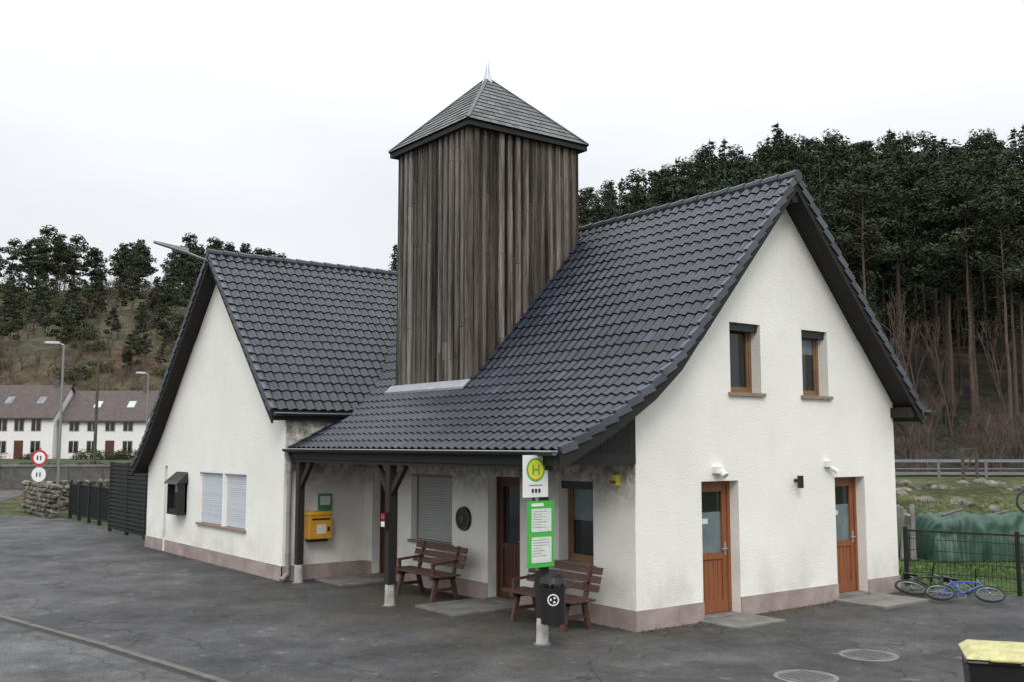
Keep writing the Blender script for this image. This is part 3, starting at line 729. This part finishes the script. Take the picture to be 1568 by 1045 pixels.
def streetlamp(name,S,F,h):
    x,y=W(S,F); E=empty(name,(x,y,terr(S,F)),math.radians(53)); b=MB()
    b.tube((0,0,0),(0,0,1.0),.09,.085,12,'grey'); b.tube((0,0,1.0),(0,0,h),.055,.04,12,'grey'); b.tube((0,0,h),(-.25,0,h+.08),.03,k='grey')
    b.build('pole',E); b=MB(); b.hull8([(-.75,-.13,h+.05),(-.15,-.1,h+.02),(-.15,.1,h+.02),(-.75,.13,h+.05),(-.68,-.08,h+.17),(-.15,-.06,h+.14),(-.15,.06,h+.14),(-.68,.08,h+.17)],'grey'); b.build('lamp_head',E,bevel=.02)
streetlamp('street_lamp',-17.35,39,6.45);streetlamp('street_lamp.001',-21.6,60,6.7)
x,y=W(-32.8,80); E=empty('utility_pole',(x,y,terr(-32.8,80))); b=MB(); b.tube((0,0,0),(0,0,9),.14,.1,8,'bark'); b.beam((-.6,-.5,8.5),(.6,.5,8.5),.1,.1,'bark'); b.build('pole',E)
x,y=W(-17.75,38.3); E=empty('traffic_sign',(x,y,0),math.radians(53)); b=MB(); b.tube((0,0,0),(0,0,2.5),.03,k='grey')
for z,rg in ((2.12,True),(1.5,False)):
    b.tube((0,-.035,z),(0,-.05,z),.30,.30,28,'red' if rg else 'lgrey'); b.tube((0,-.052,z),(0,-.056,z),.22 if rg else .27,.22 if rg else .27,28,'white')
    for dx in(-.07,.05): b.box(dx-.025,dx+.025,-.06,-.057,z-.08,z+.08,'black')
b.build('sign',E)
def rowhouse(name,S,F,w,d,hw,hr,z0,rc='roofb'):
    x,y=W(S,F); E=empty(name,(x,y,z0),math.radians(53)); 
    b=MB(); b.box(0,w,0,d,-2,hw,'white'); b.poly([(0,0,hw),(0,d,hw),(0,d/2,hr-.1)],'white');b.poly([(w,0,hw),(w,d,hw),(w,d/2,hr-.1)],'white'); b.build('walls',E)
    b=MB(); o_=.4
    for s0,s1 in ((-o_,d/2),(d+o_,d/2)):
        zl=hw-.25
        b.hull8([(-.2,s0,zl),(w+.2,s0,zl),(w+.2,s1,hr),(-.2,s1,hr),(-.2,s0,zl+.15),(w+.2,s0,zl+.15),(w+.2,s1,hr+.15),(-.2,s1,hr+.15)],rc)
    for q in range(2):
        xx=w*(.3+.4*q); zz=(hw+hr)/2; yy=d/4; sl=(hr-hw+.25)/(d/2+o_)
        b.hull8([(xx,yy-.5,zz-.5*sl+.05),(xx+.8,yy-.5,zz-.5*sl+.05),(xx+.8,yy+.4,zz+.4*sl+.05),(xx,yy+.4,zz+.4*sl+.05),(xx,yy-.5,zz-.5*sl+.2),(xx+.8,yy-.5,zz-.5*sl+.2),(xx+.8,yy+.4,zz+.4*sl+.2),(xx,yy+.4,zz+.4*sl+.2)],'zinc')
    b.box(w*.8,w*.8+.5,d/2-.3,d/2+.3,hr-.5,hr+.8,'kerb')
    b.build('roof',E)
    b=MB(); n=int(w/2.2)
    for r_ in range(2):
        for i in range(n):
            xx=1.0+i*(w-1.5)/n; zz=.7+r_*2.4
            if r_==0 and i==n//2: b.box(xx,xx+1,-.03,0,0,2.0,'odark'); continue
            b.box(xx-.08,xx+1.03,-.03,0.0,zz-.08,zz+1.28,'plinth'); b.box(xx,xx+.95,-.05,-.03,zz,zz+1.2,'glass')
            b.box(xx+.45,xx+.5,-.06,-.05,zz,zz+1.2,'white')
    b.build('windows',E)
rowhouse('row_house',-72,112,12,8,4.6,8.3,1.0);rowhouse('row_house.001',-59.6,112,9,8,4.6,8.2,1.0);rowhouse('row_house.002',-50.2,113,9.5,8,4.3,7.6,1.0);rowhouse('row_house.003',-40.2,115,9,8,4.4,7.9,1.2)
# ------------------------------------------------------------------ vegetation
def leafquad(b,p,s_,k,c,el=1.8):
    d=Vector((U(-1,1),U(-1,1),U(-.7,.7))).normalized(); e=d.cross(Vector((U(-1,1),U(-1,1),U(-1,1)))).normalized()
    a=d*s_*el*.5; f=e*s_*.5
    b.poly([p-a,p+f*.8,p+a,p-f],k,c)
def bent_trunk(b,h,r,k='bark',c=1.0,bend=.5):
    p=Vector((0,0,-1)); n=7; dx=U(-bend,bend);dy=U(-bend,bend); pts=[p]
    for i in range(1,n+1):
        t=i/n; pts.append(Vector((dx*t*t+U(-.05,.05),dy*t*t+U(-.05,.05),h*t)))
    for i in range(n): b.tube(pts[i],pts[i+1],r*(1-.85*i/n),r*(1-.85*(i+1)/n),7,k,c,cap=False)
    return pts
def pine(name,h,cs_,cr,nc,parent,seed,leaf=(.10,.19),nl=100):
    random.seed(seed); b=MB(); tr=bent_trunk(b,h*.95,.17,c=(1.15,1.03,.95))
    for i in range(nc):
        t=cs_+(1-cs_)*((i+.5)/nc); prof_=math.sin(math.pi*min(1,max(.0,(t-cs_)/(1-cs_))*.8+.2))**.8
        an=U(0,6.28); rr=cr*prof_*math.sqrt(U(.05,1)); base=Vector((tr[-1].x*t*t,tr[-1].y*t*t,h*t-.6))
        c=Vector((base.x+math.cos(an)*rr,base.y+math.sin(an)*rr,h*t+U(-.3,.4)))
        b.tube(base,c,.05,.015,4,'bark',1.0,cap=False)
        R0=U(.55,1.1); lt=U(.55,1.35)
        for j in range(nl):
            v=Vector((U(-1,1),U(-1,1),U(-1,1)))
            if v.length>1.1: v.normalize()
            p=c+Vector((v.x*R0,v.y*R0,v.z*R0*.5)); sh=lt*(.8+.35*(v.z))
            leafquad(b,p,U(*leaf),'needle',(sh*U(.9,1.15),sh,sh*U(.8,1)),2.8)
    for i in range(16):
        t=U(.25,cs_); an=U(0,6.28); p=Vector((0,0,h*t)); b.tube(p,p+Vector((math.cos(an)*U(.6,1.6),math.sin(an)*U(.6,1.6),U(-.3,.3))),.025,.008,3,'bark',.8,cap=False)
    return b.build(name,parent)
def spruce(name,h,rb,parent,seed,st=.1,pw=.75):
    random.seed(seed); b=MB(); bent_trunk(b,h,.2,bend=.2)
    nl=int(h*1.8)
    for i in range(nl):
        t=st+(1-st)*i/nl; L=rb*(1-t)**pw*U(.75,1.15)+.15
        for q in range(8):
            if R()<.14: continue
            an=U(0,6.28);lt=U(.55,1.3);l=L*U(.65,1.15)
            for w in range(int(5+l*6)):
                s_=U(.12,1); p=Vector((math.cos(an)*l*s_+U(-.18,.18)*s_,math.sin(an)*l*s_+U(-.18,.18)*s_,h*t-l*.32*s_*s_+U(-.12,.08)))
                leafquad(b,p,U(.11,.20),'needle',(lt*.82,lt*.95,lt*.9),2.6)
    return b.build(name,parent)
def bare(name,h,parent,seed,spread=.5,k='twig',depth=6):
    random.seed(seed); b=MB()
    def br(p,d,L,r,n):
        q=p+d*L; b.tube(p,q,r,r*.65,4 if r>.03 else 3,k,U(.8,1.3),cap=False)
        if n==0: return
        for i in range(3 if n<3 else 2):
            e=(d+Vector((U(-1,1),U(-1,1),U(-.4,.8)))*spread).normalized(); br(q,e,L*U(.62,.85),r*.62,n-1)
    for s_ in range(1 if h>5 else 4):
        br(Vector((U(-.2,.2),U(-.2,.2),-.2)),Vector((U(-.15,.15),U(-.15,.15),1)).normalized(),h*.27,.012*h+.01,depth)
    return b.build(name,parent)
def bush(name,r,parent,seed,col=(1,1,1),k='needle'):
    random.seed(seed); b=MB()
    for i in range(14):
        c=Vector((U(-1,1)*r,U(-1,1)*r,U(.1,.9)*r)); R0=r*U(.3,.55); lt=U(.6,1.3)
        for j in range(60):
            v=Vector((U(-1,1),U(-1,1),U(-1,1)))
            if v.length>1: v.normalize()
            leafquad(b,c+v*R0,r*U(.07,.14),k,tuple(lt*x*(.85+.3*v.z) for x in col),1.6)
    for i in range(5): b.tube((0,0,-.3),(U(-.5,.5)*r,U(-.5,.5)*r,r*.8),.04,.01,4,'bark',1.0,cap=False)
    return b.build(name,parent)
def scatter(name,pts,maker):
    me=bpy.data.meshes.new(name); v=[];f=[]
    for (x,y,z,s_,r_) in pts:
        i=len(v)
        for q in range(4):
            t=r_+q*math.pi/2+math.pi/4; v.append((x+math.cos(t)*s_*.7071,y+math.sin(t)*s_*.7071,z))
        f.append((i,i+1,i+2,i+3))
    me.from_pydata(v,[],f); o=bpy.data.objects.new(name,me); scene.collection.objects.link(o)
    o.instance_type='FACES'; o.use_instance_faces_scale=True; o.show_instancer_for_render=False; o.show_instancer_for_viewport=False
    maker(o)
random.seed(21)
def pt(S,F,s0,s1): x,y=W(S,F); return (x,y,terr(S,F)-.1,U(s0,s1),U(0,6.28))
G=[[] for _ in range(6)]
def place(F0,F1,a0,a1,n,s0,s1,grp):
    for i in range(n):
        F=math.sqrt(U(F0*F0,F1*F1));a=U(a0,a1);f0=float(np.interp(a,KA,KF))
        if F<f0+4: continue
        G[random.choice(grp)].append(pt(a*F,F,s0,s1))
place(57,72,.34,.75,48,.76,.92,[0,2])
place(57,76,.16,.36,40,.55,.85,[1,3,4,3])
place(72,130,.02,.8,330,.72,1.0,[0,1,3,4,3])
place(130,200,-.12,.62,300,.72,1.08,[0,1,3,4])
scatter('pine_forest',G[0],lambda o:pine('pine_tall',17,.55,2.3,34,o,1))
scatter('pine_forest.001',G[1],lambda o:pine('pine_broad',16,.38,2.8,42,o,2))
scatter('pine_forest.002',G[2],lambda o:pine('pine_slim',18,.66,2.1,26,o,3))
scatter('spruce_forest',G[3],lambda o:spruce('spruce',16.5,3.1,o,4,.12))
scatter('spruce_forest.001',G[4],lambda o:spruce('spruce_slim',17.5,2.5,o,14,.2,.6))
random.seed(5)
pb=[pt(U(.2,.8)*F,F,.6,1.2) for F in [U(49,60) for _ in range(100)]]
scatter('bare_shrub_thicket',pb,lambda o:bare('bare_shrub',3.2,o,11,.6,depth=5))
pb=[pt(U(.30,.7)*F,F,.6,1.0) for F in [U(54,66) for _ in range(26)]]
scatter('bare_tree_stand',pb,lambda o:bare('bare_tree',9,o,12,.42,depth=6))
random.seed(8)
L1=[];L2=[];L3=[];L4=[];L5=[]
for i in range(58):
    a=U(-.62,-.22);F=U(205,245); (L1 if R()<.6 else L2).append(pt(a*F,F,.8,1.25))
for i in range(85):
    a=U(-.62,-.2);F=U(140,205); (L1 if R()<.4 else L2).append(pt(a*F,F,.3,.7))
for i in range(650):
    a=U(-.65,-.15);F=U(121,235)
    if noise.noise(Vector((a*20,F*.03,4)))<-.15: continue
    L3.append(pt(a*F,F,.4,1.6))
for i in range(480):
    a=U(-.65,-.15);F=U(121,235); L4.append(pt(a*F,F,.5,1.4))
for i in range(100):
    a=U(-.65,-.18);F=U(121,225); L5.append(pt(a*F,F,.5,1.0))
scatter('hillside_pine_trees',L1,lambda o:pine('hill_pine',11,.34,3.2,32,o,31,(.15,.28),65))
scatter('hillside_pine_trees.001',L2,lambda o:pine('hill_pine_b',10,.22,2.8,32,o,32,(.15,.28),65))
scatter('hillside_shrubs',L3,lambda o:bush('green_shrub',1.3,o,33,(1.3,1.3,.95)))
scatter('hillside_bare_shrubs',L4,lambda o:bare('brown_shrub',3.4,o,34,.6,depth=5))
scatter('hillside_bare_trees',L5,lambda o:bare('brown_tree',8,o,36,.45,depth=6))
random.seed(3)
hp=[pt(U(-50,-20),U(62,70),.5,.9) for _ in range(60)]+[pt(U(-75,-30),U(102,108),.4,.8) for _ in range(50)]
scatter('valley_hedge',hp,lambda o:bush('hedge_bush',1.3,o,35,(1.0,.9,.7)))
random.seed(4); b=MB()
for i in range(14000):
    S=U(6,22);F=U(19.8,34); x,y=W(S,F)
    if y<7.3+ (x+.1)*.3+.2 or x<-.2 and y<7: continue
    z=terr(S,F); h=U(.05,.14); an=U(0,6.28); c=U(.7,1.4)
    b.poly([(x,y,z),(x+math.cos(an)*.03,y+math.sin(an)*.03,z),(x+U(-.04,.04),y+U(-.04,.04),z+h)],'grass',(c,c,c*.8))
b.build('lawn_grass')
b=MB()
for i in range(1500):
    t=R()
    if t<.3: x=.03+abs(random.gauss(0,.25));y=U(0,6.6)
    elif t<.55: x=U(-7.8,0);y=-abs(random.gauss(0,.6))-.03
    elif t<.7: x=U(-16,-8);y=-1.82-abs(random.gauss(0,.2))
    else: x=U(-8,8);y=U(-5.5,4)
    s_=U(.01,.03);an=U(0,6.28);c=U(.4,1.5)
    if x<0 and y>0: continue
    b.poly([(x+math.cos(an+q)*s_,y+math.sin(an+q)*s_*.7,.028+U(0,.012)) for q in (0,1.6,3.1,4.5)],'twig',(c*1.1,c,c*.7))
b.build('leaf_litter')
# ------------------------------------------------------------------ light
w=bpy.data.worlds.new('World'); scene.world=w; w.use_nodes=True
nt=w.node_tree;N=nt.nodes;L=nt.links; bg=N['Background']
el=math.radians(42); sdir=Vector((.80,-.60,0)).normalized(); 
sky=N.new('ShaderNodeTexSky'); sky.sky_type='NISHITA'; sky.sun_disc=False; sky.sun_elevation=el; sky.sun_rotation=math.atan2(sdir.x,sdir.y)
tc=N.new('ShaderNodeTexCoord'); sx=N.new('ShaderNodeSeparateXYZ'); L.new(tc.outputs['Generated'],sx.inputs[0])
def mth(op,a,b_=None):
    m_=N.new('ShaderNodeMath'); m_.operation=op
    for i,q in enumerate((a,b_)):
        if q is None: continue
        if isinstance(q,(int,float)): m_.inputs[i].default_value=q
        else: L.new(q,m_.inputs[i])
    return m_.outputs[0]
z=mth('MAXIMUM',sx.outputs['Z'],0); z2=mth('MULTIPLY',z,z)
n=N.new('ShaderNodeTexNoise'); n.inputs['Scale'].default_value=2.2; n.inputs['Detail'].default_value=5
mp=N.new('ShaderNodeMapping'); mp.inputs['Scale'].default_value=(1,1,3.5); L.new(tc.outputs['Generated'],mp.inputs[0]); L.new(mp.outputs[0],n.inputs['Vector'])
cl=mth('MULTIPLY',mth('SUBTRACT',n.outputs['Fac'],.5),.35)
lum=mth('ADD',mth('ADD',mth('MULTIPLY',z2,2.4),.86),cl)
vm=N.new('ShaderNodeVectorMath'); vm.operation='SCALE'; vm.inputs[0].default_value=(.95,.975,1.0); L.new(lum,vm.inputs['Scale'])
sk=N.new('ShaderNodeVectorMath'); sk.operation='SCALE'; L.new(sky.outputs['Color'],sk.inputs[0]); sk.inputs['Scale'].default_value=.10
mx=N.new('ShaderNodeMix'); mx.data_type='RGBA'; mx.inputs['Factor'].default_value=.92; L.new(sk.outputs['Vector'],mx.inputs['A']); L.new(vm.outputs['Vector'],mx.inputs['B'])
L.new(mx.outputs['Result'],bg.inputs['Color']); bg.inputs['Strength'].default_value=1.0
sd=bpy.data.lights.new('sun','SUN'); sd.energy=1.15; sd.angle=math.radians(20); sd.color=(1,.965,.90)
so=bpy.data.objects.new('sun',sd); scene.collection.objects.link(so)
v=Vector((sdir.x*math.cos(el),sdir.y*math.cos(el),math.sin(el))); so.rotation_euler=(-v).to_track_quat('-Z','Y').to_euler()
scene.view_settings.view_transform='Standard'; scene.view_settings.look='None'; scene.view_settings.exposure=0
cd=bpy.data.cameras.new('camera'); co=bpy.data.objects.new('camera',cd); scene.collection.objects.link(co)
th=math.atan(158/1549); d=Vector((-.7986*math.cos(th),.6018*math.cos(th),math.sin(th)))
co.location=(CAMX,CAMY,CAMZ); co.rotation_euler=d.to_track_quat('-Z','Y').to_euler()
cd.sensor_width=36; cd.lens=1549/1568*36; cd.clip_end=2500; cd.clip_start=.1
scene.camera=co
